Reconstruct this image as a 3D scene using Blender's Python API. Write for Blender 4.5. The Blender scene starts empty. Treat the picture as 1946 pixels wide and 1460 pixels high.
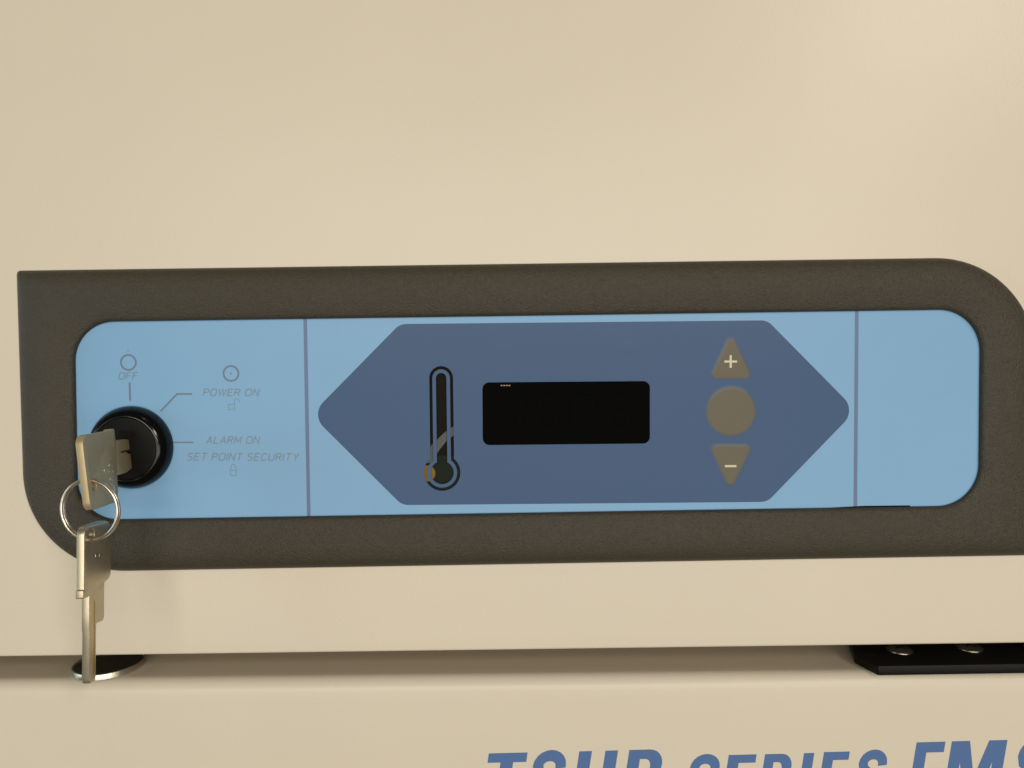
import bpy, bmesh, math, random
from mathutils import Matrix, Vector
R = math.radians
MM = 0.001
random.seed(4)
S = bpy.context.scene
C = S.collection

# ------------------------------------------------------------------ camera
F = 1405.0                       # focal length in photo pixels (1946 x 1460)
D = 0.239                        # camera distance from the fascia
cam_d = bpy.data.cameras.new('camera')
cam_d.sensor_width = 36.0
cam_d.lens = 36.0 * F / 1946.0
cam_d.clip_start = 0.005
cam_d.clip_end = 50.0
cam_d.dof.use_dof = True
cam_d.dof.focus_distance = 0.232
cam_d.dof.aperture_fstop = 18.0
cam = bpy.data.objects.new('camera', cam_d)
C.objects.link(cam)
CM = (Matrix.Rotation(R(-0.3), 4, 'Z') @ Matrix.Rotation(R(90 - 1.9), 4, 'X') @ Matrix.Rotation(R(-0.75), 4, 'Z'))
cam.matrix_world = Matrix.Translation((0, -D, 0)) @ CM
S.camera = cam

# ------------------------------------------------------------------ light
S.view_settings.view_transform = 'Standard'
S.view_settings.look = 'None'
S.view_settings.exposure = 0.10
S.view_settings.gamma = 1.0
W = bpy.data.worlds.new('World')
S.world = W
W.use_nodes = True
W.node_tree.nodes['Background'].inputs[0].default_value = (1.0, 0.93, 0.82, 1)
W.node_tree.nodes['Background'].inputs[1].default_value = 0.035


def lamp(name, direction, dist, size, power, col, size_y=None):
    d = Vector(direction).normalized()
    L = bpy.data.lights.new(name, 'AREA')
    L.energy = power
    L.color = col
    L.size = size
    if size_y:
        L.shape = 'RECTANGLE'
        L.size_y = size_y
    o = bpy.data.objects.new(name, L)
    C.objects.link(o)
    o.location = d * dist
    o.rotation_euler = (-d).to_track_quat('-Z', 'Y').to_euler()
    return o


# room lamps behind the camera, an added low fill and a cool side lamp
lamp('ceiling_lamp', (0.150, -0.235, 0.126), 2.6, 0.40, 11, (1.0, 0.92, 0.76))
lamp('ceiling_lamp', (0.035, -0.13, 0.24), 2.0, 0.08, 0.7, (1.0, 0.92, 0.80))
lamp('room_lamp', (0.008, -0.239, 0.041), 2.8, 3.0, 32, (1.0, 0.96, 0.84), 0.34)
lamp('low_bounce_fill', (0.03, -0.239, -0.052), 2.4, 3.2, 25, (1.0, 0.955, 0.86), 1.0)  # added fill, stands for light bounced off the floor and far wall
lamp('side_lamp', (-0.30, -0.10, 0.01), 2.0, 0.7, 6.0, (0.62, 0.88, 1.0))


def at(px, py, h=0.0):
    """photo pixel -> point on the plane h millimetres in front of the fascia"""
    d = CM.to_3x3() @ Vector(((px - 973.0) / F, -(py - 730.0) / F, -1.0))
    t = (-h * MM + D) / d.y
    return Vector((d.x * t, -h * MM, d.z * t))


def at2(px, py, h=0.0):
    p = at(px, py, h)
    return (p.x, p.z)


# ------------------------------------------------------------------ materials
def mat(name, col, rough=0.5, metal=0.0, spec=0.5, bump=None, tint=None, coat=0.0):
    m = bpy.data.materials.new(name)
    m.use_nodes = True
    nt = m.node_tree
    b = nt.nodes['Principled BSDF']
    b.inputs['Base Color'].default_value = (*col, 1)
    b.inputs['Roughness'].default_value = rough
    b.inputs['Metallic'].default_value = metal
    b.inputs['Specular IOR Level'].default_value = spec
    b.inputs['Coat Weight'].default_value = coat
    b.inputs['Coat Roughness'].default_value = 0.08
    tc = nt.nodes.new('ShaderNodeTexCoord')
    if tint:                                    # slight blotchy variation of the colour: (scale, amount)
        n = nt.nodes.new('ShaderNodeTexNoise')
        n.inputs['Scale'].default_value = tint[0]
        n.inputs['Detail'].default_value = 5
        r = nt.nodes.new('ShaderNodeMapRange')
        r.inputs['To Min'].default_value = 1 - tint[1]
        r.inputs['To Max'].default_value = 1 + tint[1]
        x = nt.nodes.new('ShaderNodeVectorMath')
        x.operation = 'SCALE'
        x.inputs[0].default_value = col
        nt.links.new(tc.outputs['Object'], n.inputs['Vector'])
        nt.links.new(n.outputs['Fac'], r.inputs['Value'])
        nt.links.new(r.outputs['Result'], x.inputs['Scale'])
        nt.links.new(x.outputs['Vector'], b.inputs['Base Color'])
    if bump:                                    # list of (scale, strength, distance)
        prev = None
        for sc, st, di in bump:
            n = nt.nodes.new('ShaderNodeTexNoise')
            n.inputs['Scale'].default_value = sc
            n.inputs['Detail'].default_value = 3
            bp = nt.nodes.new('ShaderNodeBump')
            bp.inputs['Strength'].default_value = st
            bp.inputs['Distance'].default_value = di
            nt.links.new(tc.outputs['Object'], n.inputs['Vector'])
            nt.links.new(n.outputs['Fac'], bp.inputs['Height'])
            if prev:
                nt.links.new(prev.outputs['Normal'], bp.inputs['Normal'])
            prev = bp
        nt.links.new(prev.outputs['Normal'], b.inputs['Normal'])
    return m


CREAM = mat('cream_powder_coat', (0.685, 0.602, 0.485), 0.34, spec=0.36, tint=(18, 0.03),
            bump=[(900, 0.11, 0.0004), (2200, 0.12, 0.00012)])
BEZEL = mat('grained_grey_plastic', (0.047, 0.038, 0.024), 0.42, spec=0.38, tint=(1100, 0.30),
            bump=[(1750, 0.52, 0.0006), (3200, 0.55, 0.0004)])
SKY = mat('light_blue_film', (0.215, 0.408, 0.640), 0.30, spec=0.22, tint=(60, 0.02), bump=[(22, 0.10, 0.0015), (2600, 0.05, 0.0001)])
SLATE = mat('slate_blue_ink', (0.042, 0.092, 0.198), 0.30, spec=0.22, tint=(2500, 0.05), bump=[(22, 0.10, 0.0015), (2600, 0.05, 0.0001)])
RULE = mat('grey_blue_ink', (0.090, 0.155, 0.295), 0.4)
INK = mat('grey_ink', (0.13, 0.185, 0.25), 0.5)
INKT = mat('thin_grey_ink', (0.165, 0.255, 0.35), 0.5)
DOORINK = mat('blue_door_ink', (0.080, 0.155, 0.345), 0.45, spec=0.3, tint=(2500, 0.08))
BLACKGLASS = mat('black_display_window', (0.0014, 0.0014, 0.0012), 0.05, spec=0.01)
SEGMENT = mat('unlit_display_segment', (0.0021, 0.0020, 0.0017), 0.06, spec=0.01)
CAVITY = mat('dark_cavity', (0.009, 0.007, 0.004), 0.5, spec=0.05)
RIBBON = mat('grey_ribbon_cable', (0.10, 0.115, 0.105), 0.6, spec=0.1)
AMBER = mat('amber_lamp_plastic', (0.20, 0.118, 0.008), 0.5, spec=0.2)
GREENB = mat('green_circuit_board', (0.006, 0.012, 0.007), 0.5, spec=0.1)
BLACK = mat('gloss_black_plastic', (0.003, 0.003, 0.0028), 0.16, spec=0.4, bump=[(500, 0.04, 0.0004)])
BLACKFACE = mat('dull_black_metal', (0.003, 0.003, 0.0028), 0.42, spec=0.12, bump=[(900, 0.10, 0.0003)])
HINGE = mat('black_hinge_paint', (0.005, 0.004, 0.003), 0.40, spec=0.16, bump=[(900, 0.15, 0.0003)])
NICKEL = mat('worn_nickel', (0.47, 0.365, 0.215), 0.42, metal=0.45, tint=(300, 0.12), bump=[(1500, 0.14, 0.0002)])
BRASS = mat('brass_key_blade', (0.42, 0.30, 0.10), 0.42, metal=1.0, tint=(300, 0.15), bump=[(1500, 0.14, 0.0002)])
DARKBRASS = mat('dull_brass_plated_key', (0.53, 0.46, 0.33), 0.36, metal=0.8, tint=(300, 0.12), bump=[(1500, 0.10, 0.0002)])
STEEL = mat('ring_steel', (0.74, 0.63, 0.52), 0.28, metal=1.0, bump=[(1800, 0.08, 0.0002)])
SCREW = mat('screw_steel', (0.24, 0.215, 0.17), 0.34, metal=1.0, bump=[(1500, 0.3, 0.0002)])
RIMSTEEL = mat('rim_steel', (0.62, 0.58, 0.48), 0.35, metal=1.0, bump=[(1200, 0.12, 0.0003)])
GLINT = mat('glint_colour', (0.30, 0.22, 0.17), 0.45)  # colour of the reflection dashes painted on the display window
WHITEINK = mat('cream_button_mark', (0.62, 0.57, 0.40), 0.45)


def button_mat(base_h, top_h):
    """taupe print that feathers into the slate ink around its edge (colour follows the printed rim of the dome)"""
    m = mat('taupe_button_film', (0.132, 0.112, 0.074), 0.30, spec=0.22, bump=[(2600, 0.06, 0.0001)])
    nt = m.node_tree
    b = nt.nodes['Principled BSDF']
    tc = nt.nodes.new('ShaderNodeTexCoord')
    s = nt.nodes.new('ShaderNodeSeparateXYZ')
    r = nt.nodes.new('ShaderNodeMapRange')
    r.inputs['From Min'].default_value = -base_h * MM
    r.inputs['From Max'].default_value = -top_h * MM
    mx = nt.nodes.new('ShaderNodeMix')
    mx.data_type = 'RGBA'
    mx.inputs[6].default_value = (0.042, 0.092, 0.198, 1)
    mx.inputs[7].default_value = (0.132, 0.112, 0.074, 1)
    nt.links.new(tc.outputs['Object'], s.inputs[0])
    nt.links.new(s.outputs['Y'], r.inputs['Value'])
    nt.links.new(r.outputs['Result'], mx.inputs[0])
    nt.links.new(mx.outputs[2], b.inputs['Base Color'])
    return m


# ------------------------------------------------------------------ builders
def link(name, me, material, parent=None):
    o = bpy.data.objects.new(name, me)
    C.objects.link(o)
    if material is not None:
        me.materials.clear()
        me.materials.append(material)
    if parent is not None:
        o.parent = parent
        if parent.type == 'EMPTY':                       # meshes are written in world millimetres
            o.matrix_parent_inverse = parent.matrix_basis.inverted()
    return o


def thing(name, label, cat, loc=(0, 0, 0), group=None):
    o = bpy.data.objects.new(name, None)
    o.empty_display_size = 0.01
    C.objects.link(o)
    o.location = loc
    o['label'] = label
    o['category'] = cat
    if group:
        o['group'] = group
    return o


FRONT = Matrix(((1, 0, 0, 0), (0, 0, -1, 0), (0, 1, 0, 0), (0, 0, 0, 1)))   # 2-D (x, z) sheet facing the camera


def sheet_mesh(loops, lo, hi, bevel=0.0, frame=FRONT, bev_res=2):
    """closed 2-D outlines (nested ones are holes) -> a plate from lo to hi (metres along the frame's normal)"""
    cu = bpy.data.curves.new('outline', 'CURVE')
    cu.dimensions = '2D'
    cu.fill_mode = 'BOTH'
    for lp in loops:
        sp = cu.splines.new('POLY')
        sp.points.add(len(lp) - 1)
        for p, q in zip(sp.points, lp):
            p.co = (q[0] * 1000, q[1] * 1000, 0, 1)      # built at 1000 x, then scaled back: steadier filling
        sp.use_cyclic_u = True
    half = (hi - lo) * 500
    bv = min(bevel * 1000, half * 0.98)
    cu.extrude = half - bv
    if bv > 0:
        cu.bevel_depth = bv
        cu.bevel_resolution = bev_res
        cu.offset = -bv
    o = bpy.data.objects.new('outline', cu)
    C.objects.link(o)
    dg = bpy.context.evaluated_depsgraph_get()
    me = bpy.data.meshes.new_from_object(o.evaluated_get(dg))
    bpy.data.objects.remove(o)
    bpy.data.curves.remove(cu)
    bm = bmesh.new()
    bm.from_mesh(me)
    bmesh.ops.remove_doubles(bm, verts=bm.verts, dist=1e-5)
    bmesh.ops.transform(bm, matrix=frame @ Matrix.Translation((0, 0, (lo + hi) / 2)) @ Matrix.Scale(0.001, 4), verts=bm.verts)
    bmesh.ops.recalc_face_normals(bm, faces=bm.faces)
    bm.to_mesh(me)
    bm.free()
    return me


def sheet(name, loops, h0, h1, material, parent, bevel=0.0):
    return link(name, sheet_mesh(loops, h0 * MM, h1 * MM, bevel * MM), material, parent)


def join(name, meshes, material, parent, smooth=False):
    bm = bmesh.new()
    for m in meshes:
        bm.from_mesh(m)
    me = bpy.data.meshes.new(name)
    bm.to_mesh(me)
    bm.free()
    if smooth:
        for p in me.polygons:
            p.use_smooth = True
    return link(name, me, material, parent)


def smooth(o, angle=35):
    for p in o.data.polygons:
        p.use_smooth = True
    bm = bmesh.new()
    bm.from_mesh(o.data)
    for e in bm.edges:
        e.smooth = len(e.link_faces) == 2 and e.calc_face_angle(0) < R(angle)
    bm.to_mesh(o.data)
    bm.free()
    return o


def round_poly(pts, radii, n=10):
    out = []
    N = len(pts)
    for i in range(N):
        p = Vector(pts[i]); a = Vector(pts[i - 1]); b = Vector(pts[(i + 1) % N])
        r = radii[i] if isinstance(radii, (list, tuple)) else radii
        u = (a - p).normalized(); v = (b - p).normalized()
        th = math.acos(max(-1, min(1, u.dot(v))))
        t = r / math.tan(th / 2)
        c = p + (u + v).normalized() * (r / math.sin(th / 2))
        s0 = p + u * t - c; s1 = p + v * t - c
        a0 = math.atan2(s0.y, s0.x); a1 = math.atan2(s1.y, s1.x)
        da = (a1 - a0 + math.pi) % (2 * math.pi) - math.pi
        for k in range(n + 1):
            g = a0 + da * k / n
            out.append((c.x + r * math.cos(g), c.y + r * math.sin(g)))
    return out


def circle(c, r, n=48, ry=None):
    ry = ry or r
    return [(c[0] + r * math.cos(2 * math.pi * k / n), c[1] + ry * math.sin(2 * math.pi * k / n)) for k in range(n)]


def stroke(pts, w):
    """open polyline -> closed outline of width w"""
    P = [Vector(p) for p in pts]
    L, Rr = [], []
    for i, p in enumerate(P):
        d0 = (p - P[i - 1]).normalized() if i else (P[1] - p).normalized()
        d1 = (P[i + 1] - p).normalized() if i < len(P) - 1 else d0
        n0 = Vector((-d0.y, d0.x)); n1 = Vector((-d1.y, d1.x))
        m = (n0 + n1).normalized()
        k = w / 2 / max(0.4, m.dot(n0))
        L.append(tuple(p + m * k)); Rr.append(tuple(p - m * k))
    return L + Rr[::-1]


def ring_loops(c, r, w):
    return [circle(c, r), circle(c, r - w, 40)]


def lathe_mesh(profile, n=64, M=Matrix.Identity(4)):
    """profile of (radius, height) spun round local Z"""
    bm = bmesh.new()
    rows = []
    for r, z in profile:
        if r < 1e-9:
            rows.append([bm.verts.new((0, 0, z))])
        else:
            rows.append([bm.verts.new((r * math.cos(2 * math.pi * k / n), r * math.sin(2 * math.pi * k / n), z)) for k in range(n)])
    for a, b in zip(rows, rows[1:]):
        for k in range(n):
            k2 = (k + 1) % n
            if len(a) == 1 and len(b) == 1:
                continue
            if len(a) == 1:
                bm.faces.new((a[0], b[k], b[k2]))
            elif len(b) == 1:
                bm.faces.new((a[k], a[k2], b[0]))
            else:
                bm.faces.new((a[k], a[k2], b[k2], b[k]))
    bmesh.ops.transform(bm, matrix=M, verts=bm.verts)
    bmesh.ops.recalc_face_normals(bm, faces=bm.faces)
    me = bpy.data.meshes.new('lathe')
    bm.to_mesh(me)
    bm.free()
    return me


def sweep_x(name, prof, x0, x1, dz, material, parent, nx=24):
    """profile of (y, z) swept along X; dz = rise in z per metre of x"""
    bm = bmesh.new()
    rows = []
    for i in range(nx + 1):
        x = x0 + (x1 - x0) * i / nx
        rows.append([bm.verts.new((x, y, z + dz * x)) for y, z in prof])
    for a, b in zip(rows, rows[1:]):
        for k in range(len(prof) - 1):
            bm.faces.new((a[k], a[k + 1], b[k + 1], b[k]))
    bmesh.ops.recalc_face_normals(bm, faces=bm.faces)
    me = bpy.data.meshes.new(name)
    bm.to_mesh(me)
    bm.free()
    return smooth(link(name, me, material, parent), 50)


def tube_mesh(pts, r, n=10, closed=False, flat=1.0):
    bm = bmesh.new()
    rows = []
    N = len(pts)
    for i, p in enumerate(pts):
        p = Vector(p)
        d = (Vector(pts[min(i + 1, N - 1)]) - Vector(pts[max(i - 1, 0)])).normalized()
        a = d.cross(Vector((0, 1, 0))).normalized()
        b = d.cross(a).normalized()
        rows.append([bm.verts.new(p + a * r * flat * math.cos(2 * math.pi * k / n) + b * r * math.sin(2 * math.pi * k / n)) for k in range(n)])
    for A, B in zip(rows, rows[1:]):
        for k in range(n):
            bm.faces.new((A[k], A[(k + 1) % n], B[(k + 1) % n], B[k]))
    bm.faces.new(rows[0]); bm.faces.new(rows[-1][::-1])
    bmesh.ops.recalc_face_normals(bm, faces=bm.faces)
    me = bpy.data.meshes.new('tube')
    bm.to_mesh(me)
    bm.free()
    for p in me.polygons:
        p.use_smooth = True
    return me


def arc(cy, cz, r, a0, a1, n=8):
    return [(cy + r * math.cos(R(a0 + (a1 - a0) * k / n)), cz + r * math.sin(R(a0 + (a1 - a0) * k / n))) for k in range(n + 1)]


# ------------------------------------------------------------------ the freezer: upper fascia
eL = at(0, 1249, 0.0); eR = at(1946, 1223, 0.0)
dz_f = (eR.z - eL.z) / (eR.x - eL.x)
z_f = eL.z - dz_f * eL.x                     # lower edge of the fascia at x = 0
freezer = thing('freezer_fascia', 'smooth cream painted freezer front sheet above the shadow gap, holding the blue control panel', 'freezer',
                (0, 0, z_f))
rb = 0.9 * MM
prof = [(0.0, 0.34), (0.0, 0.1), (0.0, 0.0), (0.0, z_f + 9 * MM), (0.0, z_f + 5 * MM)]
prof += [(rb - rb * math.cos(R(g)), z_f + rb - rb * math.sin(R(g))) for g in range(0, 91, 9)]
prof += [(0.02, z_f), (0.06, z_f)]
sweep_x('front_sheet', prof, -0.42, 0.42, dz_f, CREAM, freezer)
sweep_x('dark_gap_backing', [(0.045, z_f + 0.0005), (0.042, z_f - 0.001), (0.042, z_f - 0.016)], -0.42, 0.42, dz_f, CAVITY, freezer, 2)  # unseen dark strip added to cut bounce light and keep the gap dark

# ------------------------------------------------------------------ the lower door
HD = 0.5                                     # the door closes flush under the fascia, a finger-wide gap between them
fL = at(0, 1303, HD); fR = at(1946, 1283, HD)
dz_d = (fR.z - fL.z) / (fR.x - fL.x)
z_d = fL.z - dz_d * fL.x
door = thing('freezer_door', 'cream freezer door along the bottom, with slanted blue lettering below its rounded top edge', 'freezer door', (0, -HD * MM, z_d))
rd = 4.4 * MM
z_top = z_d + 0.8 * MM
prof = [(0.06, z_top), (0.03, z_top), (-HD * MM + rd + 4 * MM, z_top)]
prof += [(-HD * MM + rd - rd * math.sin(R(g)), z_top - rd + rd * math.cos(R(g))) for g in range(0, 91, 9)]
prof += [(-HD * MM, z_top - rd - 3 * MM), (-HD * MM, z_top - 0.04), (-HD * MM, z_top - 0.16)]
sweep_x('door_shell', prof, -0.42, 0.42, dz_d, CREAM, door)


def z_ledge(x):
    return z_top + dz_d * x


def ledge_pt(px, py, up):
    """photo pixel -> (x, y) on the plane `up` mm above the ledge"""
    d = CM.to_3x3() @ Vector(((px - 973.0) / F, -(py - 730.0) / F, -1.0))
    x = d.x / -d.z * 0.1
    for _ in range(4):
        t = (z_ledge(x) + up * MM) / d.z
        x = d.x * t
    return Vector((d.x * t, -D + d.y * t))


# bold slanted lettering: outlines drawn in a cap-height box (x right, y up, 1 = cap height)
def glyph(ch):
    st = 0.215                                # stem
    th = 0.165                                # bar
    if ch == 'T':
        return [[(0, 1), (0.66, 1), (0.66, 1 - th), (0.33 + st / 2, 1 - th), (0.33 + st / 2, 0), (0.33 - st / 2, 0), (0.33 - st / 2, 1 - th), (0, 1 - th)]], 0.66
    if ch == 'I':
        return [[(0, 0), (st, 0), (st, 1), (0, 1)]], st
    if ch == 'E':
        return [[(0, 0), (0.54, 0), (0.54, th), (st, th), (st, 0.42), (0.49, 0.42), (0.49, 0.58), (st, 0.58), (st, 1 - th), (0.54, 1 - th), (0.54, 1), (0, 1)]], 0.54
    if ch == 'U':
        w = 0.66
        o = [(0, 1), (0, 0.25)] + [(w / 2 - w / 2 * math.cos(R(g)), 0.25 - 0.25 * math.sin(R(g)) - 0.01) for g in range(15, 180, 15)] + [(w, 0.25), (w, 1), (w - st, 1), (w - st, 0.27)]
        o += [(w / 2 + (w / 2 - st) * math.cos(R(g)), 0.27 - 0.12 * math.sin(R(g))) for g in range(20, 180, 20)] + [(st, 0.27), (st, 1)]
        return [o], w
    if ch == 'R':
        w = 0.63
        cyo, ro = 0.74, 0.26
        o = [(0, 0), (st, 0), (st, 0.40), (0.30, 0.40), (0.42, 0), (0.66, 0), (0.50, 0.44)]
        o += [(w - 0.25 + 0.25 * math.cos(R(g)), cyo + ro * math.sin(R(g))) for g in range(-60, 91, 15)] + [(0, 1)]
        i = [(st, 1 - th)] + [(w - 0.31 + 0.10 * math.cos(R(g)), 0.70 + 0.135 * math.sin(R(g))) for g in range(90, -91, -20)] + [(st, 0.565)]
        return [o, i], w + 0.01
    if ch == 'M':
        w = 0.92
        s2 = 0.19
        return [[(0, 0), (s2, 0), (s2, 0.66), (0.38, 0), (0.54, 0), (w - s2, 0.66), (w - s2, 0), (w, 0), (w, 1), (w - 0.30, 1), (w / 2, 0.42), (0.30, 1), (0, 1)]], w
    if ch == 'S':
        w = 0.63
        c, r = w / 2, w / 2 - 0.10
        pts = [(c + r * 1.02, 0.685)] + [(c + r * math.cos(R(g)), 0.735 + 0.175 * math.sin(R(g))) for g in range(0, 181, 18)]
        pts += [(c - r * 0.86, 0.63), (c - r * 0.4, 0.555), (c + r * 0.4, 0.46), (c + r * 0.86, 0.38)]
        pts += [(c + r * math.cos(R(g)), 0.265 - 0.175 * math.sin(R(g))) for g in range(0, 181, 18)] + [(c - r * 1.02, 0.32)]
        return [stroke(pts, 0.195)], w


def door_letters(spec, cap_px):
    """spec: (letter, photo x of its upper left corner, photo y of its top, width in photo pixels)"""
    k = (D - HD * MM) / F
    rot = R(0.55)
    ms = []
    for ch, px, py, wpx in spec:
        p = at(px, py, HD)
        cap = cap_px * k
        loops, w = glyph(ch)
        sx = wpx * k / w
        out = []
        for lp in loops:
            q = []
            for a, b in lp:
                u = a * sx + (b - 1) * cap * 0.17
                v = (b - 1) * cap
                q.append((p.x + u * math.cos(rot) - v * math.sin(rot), p.z + u * math.sin(rot) + v * math.cos(rot)))
            out.append(q)
        ms.append(sheet_mesh(out, HD * MM + 0.00001, HD * MM + 0.00006))
    return join('lettering', ms, DOORINK, door)


door_letters((('T', 929, 1432, 75), ('S', 1017, 1427, 64), ('U', 1101, 1428, 75), ('R', 1196, 1425.5, 69)), 112)
door_letters((('S', 1315, 1434.5, 58), ('E', 1385, 1435, 54), ('R', 1454, 1433.5, 56), ('I', 1528, 1431.5, 20), ('E', 1566, 1429.5, 50), ('S', 1636, 1426, 55)), 98)
door_letters((('E', 1742, 1411, 56), ('M', 1809, 1409, 108), ('S', 1940, 1405, 72)), 124)

# ------------------------------------------------------------------ control panel
panel = thing('control_panel', 'blue control panel strip in a dark grey grained bezel with rounded corners', 'control panel', at(973, 790, 0))

# bezel: outer and inner outlines, pillow section between them
o_px = [(35, 515), (1965, 488.5), (1960.5, 1054.5), (53, 1087.5)]
i_px = [(142.5, 612.5), (1862, 588), (1858.5, 960.5), (149.5, 988)]
k0 = D / F
outer_c = [at2(*p, 0) for p in o_px]
inner_c = [at2(*p, 1.2) for p in i_px]
outer = round_poly(outer_c, [1.0 * MM, 190 * k0, 1.2 * MM, 190 * k0], 24)
inner = round_poly(inner_c, [75 * k0, 79 * k0, 79 * k0, 75 * k0], 24)


def subdivide_loop(lp, n_side=10, per=25):
    """keep the corner samples and add evenly spaced ones on the straights"""
    out = []
    for c in range(4):
        seg = lp[c * per:(c + 1) * per]
        nxt = lp[((c + 1) % 4) * per]
        out += seg
        a = Vector(seg[-1]); b = Vector(nxt)
        out += [tuple(a.lerp(b, (k + 1) / (n_side + 1))) for k in range(n_side)]
    return out


outer = subdivide_loop(outer); inner = subdivide_loop(inner)
sec = [(0.0, 0.0), (0.0, 0.5), (0.008, 1.0), (0.03, 1.7), (0.06, 2.35), (0.10, 2.9), (0.15, 3.35), (0.22, 3.75), (0.32, 4.05), (0.45, 4.2),
       (0.60, 4.1), (0.74, 3.8), (0.86, 3.4), (0.93, 3.1), (0.965, 2.85), (0.988, 2.5), (1.0, 2.1), (1.0, 0.9)]
bm = bmesh.new()
rows = []
for t, h in sec:
    rows.append([bm.verts.new((a[0] + (b[0] - a[0]) * t, -h * MM, a[1] + (b[1] - a[1]) * t)) for a, b in zip(outer, inner)])
for A, B in zip(rows, rows[1:]):
    n = len(A)
    for k in range(n):
        bm.faces.new((A[k], A[(k + 1) % n], B[(k + 1) % n], B[k]))
bmesh.ops.recalc_face_normals(bm, faces=bm.faces)
me = bpy.data.meshes.new('bezel')
bm.to_mesh(me)
bm.free()
smooth(link('bezel', me, BEZEL, panel), 60)

HO = 1.2                                       # face of the printed film


def P(px, py):
    return at2(px, py, HO)


KO = (D - HO * MM) / F                         # metres per photo pixel on the film


def thermo(half, rb_, top, cx=838.3, cxb=840.3, by=898.3):
    """thermometer outline: stem of half width `half`, round top at `top`, bulb of radius rb_"""
    dy = math.sqrt(rb_ ** 2 - half ** 2)
    pts = []
    for k in range(17):
        g = math.pi - math.pi * k / 16
        pts.append((cx + half * math.cos(g), top + half - half * math.sin(g)))
    g0 = math.atan2(-dy, half)
    for k in range(41):
        g = g0 + (2 * math.pi - 2 * (math.pi / 2 + g0)) * k / 40
        pts.append((cxb + rb_ * math.cos(g), by + rb_ * math.sin(g)))
    return [P(*q) for q in pts]


th_out = thermo(22.6, 34.7, 696)
th_b1 = thermo(16.8, 28.6, 702)
th_b2 = thermo(9.9, 21.9, 709)
disp = round_poly([P(916.6, 727), P(1235.2, 724.3), P(1235.2, 843.2), P(917.4, 846.3)], 13 * KO, 8)
film_loop = round_poly([at2(p[0] + dx, p[1] + dy, 1.2) for p, dx, dy in zip(i_px, (-12, 12, 12, -12), (-12, -12, 12, 12))], 80 * KO, 12)
film = sheet('overlay_film', [film_loop, th_out, disp], 1.0, HO, SKY, panel)

hexa = round_poly([P(760, 616), P(1458, 609), P(1626.6, 780), P(1458, 954), P(764, 960), P(591, 788)],
                  [30 * KO, 30 * KO, 33 * KO, 30 * KO, 30 * KO, 33 * KO], 10)
sheet('slate_hexagon', [hexa, th_out, th_b1, th_b2, disp], HO + 0.01, HO + 0.06, SLATE, film)
for a, b in (((579.8, 600), (587, 992)), ((1628.3, 580), (1625.3, 970))):
    w = 3.4
    sheet('divider_line', [[P(a[0] - w, a[1]), P(a[0] + w, a[1]), P(b[0] + w, b[1]), P(b[0] - w, b[1])]], HO + 0.01, HO + 0.05, RULE, film)

# legend round the key switch
H1 = (HO + 0.01, HO + 0.04)
for nm, loops, m in (
        ('off_symbol', ring_loops(P(244, 689), 15.8 * KO, 3.4 * KO), INK),
        ('off_line', [stroke([P(246.2, 727), P(247.4, 762)], 3.5 * KO)], INK),
        ('power_symbol', ring_loops(P(439, 710), 15.8 * KO, 3.4 * KO) + [circle(P(438.6, 710), 1.7 * KO, 12)], INK),
        ('power_line', [stroke([P(305, 782), P(336.5, 749), P(365, 749)], 3.3 * KO)], INK),
        ('alarm_line', [stroke([P(328, 841), P(367.5, 841)], 2.6 * KO)], INK),
        ('print_speck', [circle(P(243.5, 667), 1.5 * KO, 12)], INKT)):
    sheet(nm, loops, *H1, m, film)


def padlock(cx, cy, open_):
    w = 1.2
    loops = []
    bw, bh = 12.5, 11
    b = [P(cx - bw / 2, cy - bh / 2), P(cx + bw / 2, cy - bh / 2), P(cx + bw / 2, cy + bh / 2), P(cx - bw / 2, cy + bh / 2)]
    i = [P(cx - bw / 2 + w, cy - bh / 2 + w), P(cx + bw / 2 - w, cy - bh / 2 + w), P(cx + bw / 2 - w, cy + bh / 2 - w), P(cx - bw / 2 + w, cy + bh / 2 - w)]
    loops += [b, i]
    y0 = cy - bh / 2 - 0.1
    if open_:
        s = [(cx + 5.2, y0), (cx + 5.2, y0 - 4)] + [(cx + 10.2 - 5 * math.cos(R(g)), y0 - 4 - 5.5 * math.sin(R(g))) for g in range(15, 166, 15)] + [(cx + 15.2, y0 - 2.5)]
    else:
        s = [(cx - 4.6, y0), (cx - 4.6, y0 - 5)] + [(cx - 4.6 * math.cos(R(g)), y0 - 5 - 6 * math.sin(R(g))) for g in range(15, 166, 15)] + [(cx + 4.6, y0 - 5), (cx + 4.6, y0)]
    loops.append(stroke([P(*q) for q in s], 1.3 * KO))
    sheet('padlock_symbol', loops, *H1, INKT, film)


padlock(440, 773.5, True)
padlock(443.5, 899, False)

# thin slanted legend: single-stroke letters in a unit cap box
def q_arc(cx, cy, r, a0, a1, ry=None):
    ry = ry or r
    return [(cx + r * math.cos(R(a0 + (a1 - a0) * k / 4)), cy + ry * math.sin(R(a0 + (a1 - a0) * k / 4))) for k in range(5)]


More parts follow.
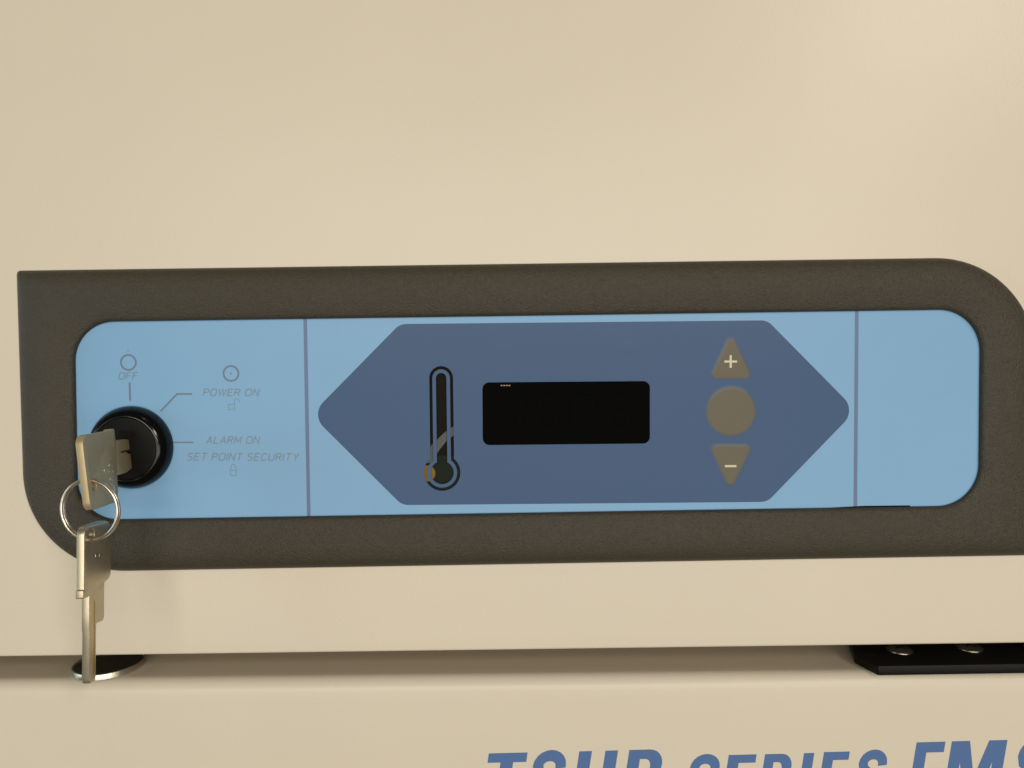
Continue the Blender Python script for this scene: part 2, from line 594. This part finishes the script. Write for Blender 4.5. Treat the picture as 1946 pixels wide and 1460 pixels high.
STROKES = {
    'O': (0.86, [q_arc(0.30, 0.70, 0.30, 90, 180) + q_arc(0.30, 0.30, 0.30, 180, 270) + q_arc(0.56, 0.30, 0.30, 270, 360) + q_arc(0.56, 0.70, 0.30, 0, 90) + [(0.29, 1.0)]]),
    'F': (0.66, [[(0, 0), (0, 1), (0.66, 1)], [(0.05, 0.52), (0.58, 0.52)]]),
    'P': (0.70, [[(0, 0), (0, 1)] + q_arc(0.46, 0.75, 0.24, 90, -90, 0.25) + [(0.04, 0.5)]]),
    'W': (1.10, [[(0, 1), (0.26, 0), (0.55, 0.95), (0.84, 0), (1.10, 1)]]),
    'E': (0.68, [[(0.68, 1), (0, 1), (0, 0), (0.68, 0)], [(0.05, 0.52), (0.60, 0.52)]]),
    'R': (0.74, [[(0, 0), (0, 1)] + q_arc(0.48, 0.75, 0.24, 90, -90, 0.25) + [(0.04, 0.5)], [(0.40, 0.46), (0.74, 0)]]),
    'N': (0.78, [[(0, 0), (0, 1), (0.78, 0), (0.78, 1)]]),
    'A': (0.84, [[(0, 0), (0.42, 1), (0.84, 0)], [(0.19, 0.32), (0.65, 0.32)]]),
    'L': (0.64, [[(0, 1), (0, 0), (0.64, 0)]]),
    'M': (0.94, [[(0, 0), (0, 1), (0.47, 0.25), (0.94, 1), (0.94, 0)]]),
    'S': (0.72, [[(0.70, 0.86)] + q_arc(0.46, 0.76, 0.24, 45, 90) + q_arc(0.25, 0.75, 0.25, 90, 270, 0.25) + q_arc(0.47, 0.25, 0.25, 90, -90, 0.25) + q_arc(0.24, 0.24, 0.24, 270, 215)]),
    'T': (0.78, [[(0, 1), (0.78, 1)], [(0.39, 0.95), (0.39, 0)]]),
    'I': (0.0, [[(0, 0), (0, 1)]]),
    'C': (0.78, [[(0.78, 0.82)] + q_arc(0.48, 0.70, 0.28, 50, 90, 0.3) + q_arc(0.30, 0.70, 0.30, 90, 180) + q_arc(0.30, 0.30, 0.30, 180, 270) + q_arc(0.48, 0.30, 0.28, 270, 310, 0.3) + [(0.78, 0.18)]]),
    'U': (0.78, [[(0, 1)] + q_arc(0.28, 0.28, 0.28, 180, 270) + q_arc(0.50, 0.28, 0.28, 270, 360) + [(0.78, 1)]]),
    'Y': (0.78, [[(0, 1), (0.39, 0.48), (0.78, 1)], [(0.39, 0.44), (0.39, 0)]]),
}


def legend(body, px, py, cap, width, pen, rot=0.0):
    gap, space, sh = 0.36, 0.55, 0.24
    x = 0.0
    runs = []
    for ch in body:
        if ch == ' ':
            x += space
            continue
        w, ss = STROKES[ch]
        for s_ in ss:
            runs.append([(x + a, b) for a, b in s_])
        x += w + gap
    x -= gap
    kx_ = (width - sh * cap) / x
    ms = []
    for i, run in enumerate(runs):
        pts_ = []
        for a, b in run:
            u = (a - x / 2) * kx_ + (b - 0.5) * cap * sh
            v = (0.5 - b) * cap
            pts_.append(P(px + u, py + v - rot * u))
        lift = 0.012 + 0.004 * (i % 2)
        ms.append(sheet_mesh([stroke(pts_, pen * KO)], (HO + lift) * MM, (HO + lift + 0.02) * MM))
    return join('lettering', ms, INKT, film)


legend('OFF', 243.5, 714.5, 12.5, 37, 2.1)
legend('POWER ON', 439.5, 746, 12.5, 107, 2.1)
legend('ALARM ON', 443, 836.5, 12.5, 102, 2.1)
legend('SET POINT SECURITY', 462, 868.5, 13, 213, 2.1, -0.004)

# display window with its unlit digits
pane = sheet('display_window', [round_poly([P(905, 715), P(1247, 712), P(1247, 855), P(905, 858)], 8 * KO, 4)], 0.5, 0.8, BLACKGLASS, panel)


def digit(cx, cy, w, h, segs):
    L = []
    t = 4.0
    sl = 3
    seg = {'a': ((-w, -h), (w, -h)), 'd': ((-w, h), (w, h)), 'g': ((-w, 0), (w, 0)), 'f': ((-w, -h), (-w, 0)), 'b': ((w, -h), (w, 0)),
           'e': ((-w, 0), (-w, h)), 'c': ((w, 0), (w, h))}
    for s in segs:
        (x0, y0), (x1, y1) = seg[s]
        d = Vector((x1 - x0, y1 - y0)).normalized() * (t / 2 + 1.2)
        q = [(x0 + d.x, y0 + d.y), (x1 - d.x, y1 - d.y)]
        L.append(stroke([at2(cx + a - b * sl / h, cy + b, 0.8) for a, b in q], t * KO))
    return L


for cx, segs in ((972, 'bc'), (1040, 'abcdefg'), (1108, 'abcdefg'), (1176, 'abcdefg')):
    for lp in digit(cx, 786, 17, 30, segs):
        sheet('digit_segment', [lp], 0.81, 0.84, SEGMENT, pane)
for k in range(4):
    a = at2(951.5 + 5 * k, 731.8, 0.8); b = at2(954.8 + 5 * k, 733.8, 0.8)
    sheet('painted_glint', [[(a[0], b[1]), (b[0], b[1]), (b[0], a[1]), (a[0], a[1])]], 0.81, 0.95, GLINT, pane)  # bright dashes painted in for a small reflection on the window

sheet('edge_gap', [[at2(1566, 965.6, 1.2), at2(1640, 961.5, 1.2), at2(1729, 960.6, 1.2), at2(1731, 966, 1.2)]], HO + 0.01, HO + 0.12, CAVITY, film)

# what shows through the thermometer window
cav = sheet('thermometer_cavity', [round_poly([P(795, 680), P(885, 680), P(885, 945), P(795, 945)], 4 * KO, 3)], 0.15, 0.3, CAVITY, panel)
sheet('circuit_board', [round_poly([at2(812, 866, 0.4), at2(885, 866, 0.4), at2(885, 940, 0.4), at2(812, 940, 0.4)], 3 * KO, 3)], 0.32, 0.38, GREENB, cav)
sheet('ribbon_cable', [[at2(808, 880, 0.6), at2(812, 862, 0.6), at2(820, 846, 0.6), at2(845, 822, 0.6), at2(868, 806, 0.6), at2(868, 824, 0.6), at2(850, 836, 0.6), at2(833, 858, 0.6), at2(822, 880, 0.6)]],
      0.40, 0.58, RIBBON, cav)
sheet('amber_lamp', [circle(at2(812, 900, 0.6), 15.5 * KO, 32)], 0.42, 0.62, AMBER, cav)

# soft raised buttons
BH0, BH1 = HO + 0.06, HO + 0.22
BM = button_mat(BH0 + 0.01, BH1 - 0.03)


def pillow(name, loop, h0, h1, inset, material, parent):
    """soft domed pad: outline shrunk towards its centre in steps with a rounded section"""
    c = Vector((sum(p[0] for p in loop) / len(loop), sum(p[1] for p in loop) / len(loop)))
    N = len(loop)
    Lp = [Vector(p) for p in loop]
    nor = []
    for i in range(N):
        d = (Lp[(i + 1) % N] - Lp[i - 1]).normalized()
        n_ = Vector((-d.y, d.x))
        nor.append(n_ if n_.dot(c - Lp[i]) > 0 else -n_)
    bm = bmesh.new()
    rows = []
    for q in (0, 0.14, 0.28, 0.42, 0.56, 0.70, 0.85, 1.0):
        s = q * inset
        h = h0 + (h1 - h0) * q * q * (3 - 2 * q)
        rows.append([bm.verts.new(((Lp[i] + nor[i] * s).x, -h * MM, (Lp[i] + nor[i] * s).y)) for i in range(N)])
    for A, B in zip(rows, rows[1:]):
        for k in range(N):
            bm.faces.new((A[k], A[(k + 1) % N], B[(k + 1) % N], B[k]))
    bm.faces.new(rows[-1])
    bmesh.ops.recalc_face_normals(bm, faces=bm.faces)
    me = bpy.data.meshes.new(name)
    bm.to_mesh(me)
    bm.free()
    return smooth(link(name, me, material, parent), 40)


ins = 10.0 * KO
up = pillow('button', round_poly([P(1389, 621), P(1437, 724), P(1341, 724)], 13 * KO, 8), BH0, BH1, ins, BM, panel)
up['label'] = 'taupe triangular plus button pointing up'
mid = pillow('button', circle(P(1389, 782), 51 * KO, 64), BH0, BH1, ins, BM, panel)
mid['label'] = 'plain round taupe button'
dn = pillow('button', round_poly([P(1340, 841), P(1437, 841), P(1388, 944)], 13 * KO, 8), BH0, BH1, ins, BM, panel)
dn['label'] = 'taupe triangular minus button pointing down'


def PB(px, py):
    return at2(px, py, BH1)


a, t = 12, 2.0
sheet('plus_mark', [[PB(1388.6 + x, 687.3 + y) for x, y in ((-t, -a), (t, -a), (t, -t), (a, -t), (a, t), (t, t), (t, a), (-t, a), (-t, t), (-a, t), (-a, -t), (-t, -t))]],
      BH1 + 0.01, BH1 + 0.04, WHITEINK, up)
sheet('minus_mark', [[PB(1388.5 + x, 886 + y) for x, y in ((-11, -2), (11, -2), (11, 2), (-11, 2))]], BH1 + 0.01, BH1 + 0.04, WHITEINK, dn)
# unlit indicators faintly raised behind the slate print
for px, py in ((958, 667), (1194, 661), (958, 909), (1202, 905)):
    pillow('indicator_dome', circle(P(px, py), 20 * KO, 40), HO + 0.062, HO + 0.112, 19 * KO, SLATE, panel)

# ------------------------------------------------------------------ key switch
lc = at(251, 850, HO)
switch = thing('key_switch', 'round glossy black key switch at the left end of the blue panel, key inserted', 'key switch', lc)
MF = Matrix.Translation((lc.x, 0, lc.z)) @ Matrix.Rotation(R(90), 4, 'X')     # lathe axis towards the camera
r0 = 13.3 * MM
coll = [(r0 * 1.0, 1.21), (r0, 2.2), (r0 * 0.985, 3.0), (r0 * 0.955, 3.9), (r0 * 0.91, 4.8), (r0 * 0.86, 5.5), (r0 * 0.81, 6.0), (r0 * 0.77, 6.2), (r0 * 0.755, 6.15), (r0 * 0.75, 5.7)]
me = lathe_mesh([(r, h * MM) for r, h in coll], 96, MF)
smooth(link('collar', me, BLACK, switch), 60)
me = lathe_mesh([(r0 * 0.748, 5.6 * MM), (r0 * 0.74, 6.0 * MM), (r0 * 0.70, 6.1 * MM), (0, 6.1 * MM)], 64, MF)
smooth(link('barrel', me, BLACKFACE, switch), 40)
kx = -0.1214
sheet('keyway', [[(kx - 1.3 * MM, lc.z - 6 * MM), (kx + 1.3 * MM, lc.z - 6 * MM), (kx + 1.3 * MM, lc.z + 6 * MM), (kx - 1.3 * MM, lc.z + 6 * MM)]], 6.11, 6.16, CAVITY, switch)

# ------------------------------------------------------------------ keys
T = 2.2 * MM                                    # thickness of a key


def key(name_label, frame, hole, cuts, mark, mark_side, W_=21.5, L_=18.6, far_r=2.4, metal=None, groove=6.9):
    """local 2-D: x = v across the bow (mm), y = -u along the key (mm)"""
    o = thing('key', name_label, 'key', (0, 0, 0), 'keys on the split ring')
    o.matrix_world = frame
    def put(nm, me, m, par=o):
        ob = bpy.data.objects.new(nm, me)
        C.objects.link(ob)
        me.materials.append(m)
        ob.parent = par
        return ob
    bow = round_poly([(0, 0), (W_, 0), (W_, -L_ + 1.2), (W_ - 4, -L_ + 0.2), (W_ - 6, -L_), (2.8, -L_ - 1.6), (-0.4, -L_ - 1.6), (-0.4, -L_ + 0.7), (0, -L_ + 0.9)],
                     [2.6, far_r, 2.0, 1.2, 0.3, 0.5, 0.5, 0.2, 0.2], 5)
    bow = [(a * MM, b * MM) for a, b in bow]
    hl = [(hole[0] * MM + a, hole[1] * MM + b) for a, b in circle((0, 0), hole[2] * MM, 28, hole[3] * MM)]
    smooth(put('bow', sheet_mesh([bow, hl], -T / 2, T / 2, 0.26 * MM, Matrix.Identity(4)), metal or NICKEL), 50)
    bl = [(a * MM, b * MM) for a, b in cuts]
    smooth(put('blade', sheet_mesh([bl], -T / 2 + 0.06 * MM, T / 2 - 0.06 * MM, 0.12 * MM, Matrix.Identity(4)), metal or NICKEL), 50)
    # milled groove rib along the blade
    rb_ = [(a * MM, b * MM) for a, b in ((groove, -L_ - 3), (groove + 0.6, -L_ - 4.2), (groove + 0.6, -L_ - 24), (groove, -L_ - 24.5))]
    put('groove', sheet_mesh([rb_], mark_side * (T / 2 - 0.08 * MM) - 0.03 * MM, mark_side * (T / 2 - 0.08 * MM) + 0.07 * MM, 0, Matrix.Identity(4)), BRASS)
    # stamped marks
    ms = []
    for lp in mark:
        ms.append(sheet_mesh([stroke([(a * MM, b * MM) for a, b in lp], 0.30 * MM)], mark_side * T / 2 - 0.08 * MM, mark_side * T / 2 + 0.08 * MM, 0, Matrix.Identity(4)))
    bm = bmesh.new()
    for m_ in ms:
        bm.from_mesh(m_)
    me_ = bpy.data.meshes.new('stamp')
    bm.to_mesh(me_)
    bm.free()
    put('stamped_mark', me_, STEEL)
    return o


def cshape(cx, cy, r, a0, a1, sx=1.0):
    return [(cx + sx * r * math.cos(R(a0 + (a1 - a0) * k / 8)), cy + r * math.sin(R(a0 + (a1 - a0) * k / 8))) for k in range(9)]


# the key in the switch: bow outward, blade into the barrel. v runs down, u runs to the panel
pA = at(155.5, 828, 31.0)                       # near upper corner of the visible (right) face
xk = pA.x - T / 2
fr = Matrix((
    (0, 0, -1, xk),
    (0, -1, 0, -0.031),
    (-1, 0, 0, pA.z),
    (0, 0, 0, 1)))
fr = Matrix.Translation((pA.x, 0, pA.z)) @ Matrix.Rotation(R(-5.0), 4, 'Y') @ Matrix.Translation((-pA.x, 0, -pA.z)) @ fr
cutsA = [(3.4, -15.2), (13.8, -15.2), (13.8, -21.5), (12.9, -25.4), (8.6, -25.4), (7.6, -22.6), (6.9, -25.4), (3.9, -25.4), (3.4, -22)]
markA = [cshape(12.2, -12.6, 1.1, 60, 300, 0.8), [(13.6, -13.6), (14.3, -11.5), (15.0, -13.6)], [(15.7, -11.6), (16.9, -13.4)], cshape(17.6, -12.6, 0.9, 0, 330, 0.7),
         [(11.0, -9.0), (12.8, -10.0)], [(9.0, -13.5), (10.4, -11.8)]]
keyA = key('nickel key pushed into the black switch, its wide head standing out edge on', fr, (14.6, -3.2, 1.7, 1.25), cutsA, markA, -1, L_=15.8)

# the hanging key: v runs from its front edge to the panel, u runs down
pB = at(160.5, 1001, 31.0)
rotz = R(3.0)
fr2 = (Matrix.Translation((pB.x, -0.031, pB.z)) @ Matrix.Rotation(rotz, 4, 'Z') @ Matrix.Rotation(R(-4.0), 4, 'X') @
       Matrix(((0, 0, 1, -T / 2), (1, 0, 0, 0), (0, 1, 0, 0), (0, 0, 0, 1))))
cutsB = [(3.1, -18.0), (11.6, -18.0), (11.6, -28.4), (11.0, -29.2), (6.9, -29.0), (6.8, -44.0), (6.2, -45.2), (3.7, -45.0), (3.1, -43.8), (3.25, -30.6), (3.0, -29.8), (2.95, -22)]
markB = [cshape(7.0, -9.5, 1.1, 60, 300, 0.7), [(8.4, -10.6), (9.3, -8.3), (10.2, -10.6)], [(8.8, -9.9), (9.9, -9.9)]]
keyB = key('spare nickel key hanging straight down from the ring, its blade tip below the cream edge', fr2, (4.2, -3.0, 1.6, 1.6), cutsB, markB, 1, W_=15.6, far_r=4.0, groove=5.6, metal=DARKBRASS)

# ------------------------------------------------------------------ split ring through both bows
ctr = at(171.5, 968.5, 27.6)
rr = 57.5 * (D - 27.6 * MM) / F
ring = thing('key_ring', 'thin steel split ring joining the two keys below the black switch', 'key ring', ctr)
pts = []
turns = 1.93
n = 150
for k in range(n + 1):
    g = R(92) - 2 * math.pi * turns * k / n
    off = (k / n - 0.5) * turns * 0.84 * MM
    yaw = 0.10
    x = rr * math.cos(g); z = rr * math.sin(g)
    pts.append(ctr + Vector((x * math.cos(yaw) + off * math.sin(yaw), off * math.cos(yaw) - x * math.sin(yaw), z)))
me = tube_mesh(pts, 0.46 * MM, 10)
link('split_ring', me, STEEL, ring)

# ------------------------------------------------------------------ round cap on the ledge
rc = 11.3 * MM
fp = ledge_pt(200, 1293.5, 0.0)
cp = ledge_pt(197, 1266, 1.6)
cy_ = fp.y + rc
zl = z_ledge(cp.x)
cap = thing('round_cap', 'black round cap with a bright metal rim on the ledge behind the hanging key tip', 'cap', (cp.x, cy_, zl))
MC = Matrix.Translation((cp.x, cy_, zl))
me = lathe_mesh([(rc * 1.0, 0), (rc * 1.0, 1.6 * MM), (rc * 0.99, 1.8 * MM), (rc * 0.965, 1.85 * MM), (rc * 0.945, 1.7 * MM), (rc * 0.93, 0.5 * MM)], 72, MC)
smooth(link('metal_rim', me, RIMSTEEL, cap), 60)
me = lathe_mesh([(rc * 0.945, 1.0 * MM), (rc * 0.90, 1.2 * MM), (rc * 0.5, 0.7 * MM), (0, 0.6 * MM)], 64, MC)
smooth(link('black_disc', me, BLACK, cap), 60)

# ------------------------------------------------------------------ hinge plate at the right
hp = ledge_pt(1672, 1284, 0.0)
zh = z_ledge(hp.x)


TH = 3.2
hinge = thing('hinge_plate', 'black hinge plate with two screws on the ledge at the right edge', 'hinge', (hp.x, hp.y, zh))
a = ledge_pt(1624, 1243, TH); b = ledge_pt(1668, 1266, TH)
fy = b.y
top_fr = Matrix.Identity(4)
loop = [(a.x + 0.010, 0.04), (a.x + 0.002, a.y + 0.006), (a.x, a.y), (b.x, fy), (0.24, fy), (0.24, 0.04)]
me = sheet_mesh([round_poly(loop, [1 * MM, 1 * MM, 1.5 * MM, 1.2 * MM, 0.5 * MM, 0.5 * MM], 4)], zh + 0.02 * MM, zh + TH * MM, 0.3 * MM, top_fr)
smooth(link('plate', me, HINGE, hinge), 40)
for px, py in ((1709.5, 1238), (1842, 1234.5)):
    s = ledge_pt(px, py - 2, TH)
    rs = 24 * (D + s.y) / F
    zb = zh + TH * MM
    me = lathe_mesh([(rs, 0.05 * MM), (rs * 0.98, 0.35 * MM), (rs * 0.8, 0.85 * MM), (rs * 0.45, 1.15 * MM), (0, 1.25 * MM)], 40, Matrix.Translation((s.x, s.y, zb)))
    sc = smooth(link('screw', me, SCREW, hinge), 40)
    g = 0.6
    L = 0.55 * rs
    cr = []
    for w_, l_ in ((0.32 * MM, L), (L, 0.32 * MM)):
        cr.append([(s.x + x * w_ * math.cos(g) - y * l_ * math.sin(g), s.y + x * w_ * math.sin(g) + y * l_ * math.cos(g)) for x, y in ((-1, -1), (1, -1), (1, 1), (-1, 1))])
    ww, ll = 0.32 * MM, L
    cross = [(-ww, -ll), (ww, -ll), (ww, -ww), (ll, -ww), (ll, ww), (ww, ww), (ww, ll), (-ww, ll), (-ww, ww), (-ll, ww), (-ll, -ww), (-ww, -ww)]
    cross = [(s.x + x * math.cos(g) - y * math.sin(g), s.y + x * math.sin(g) + y * math.cos(g)) for x, y in cross]
    link('cross_slot', sheet_mesh([cross], zb + 1.0 * MM, zb + 1.27 * MM, 0, top_fr), BLACKFACE, sc)
e = ledge_pt(1937, 1228, TH)
loop = [(e.x, e.y - 0.002), (0.24, e.y - 0.002), (0.24, 0.04), (e.x, 0.04)]
me = sheet_mesh([loop], zh + (TH + 0.02) * MM, zh + (TH + 1.2) * MM, 0.2 * MM, top_fr)
smooth(link('hinge_leaf', me, HINGE, hinge), 40)
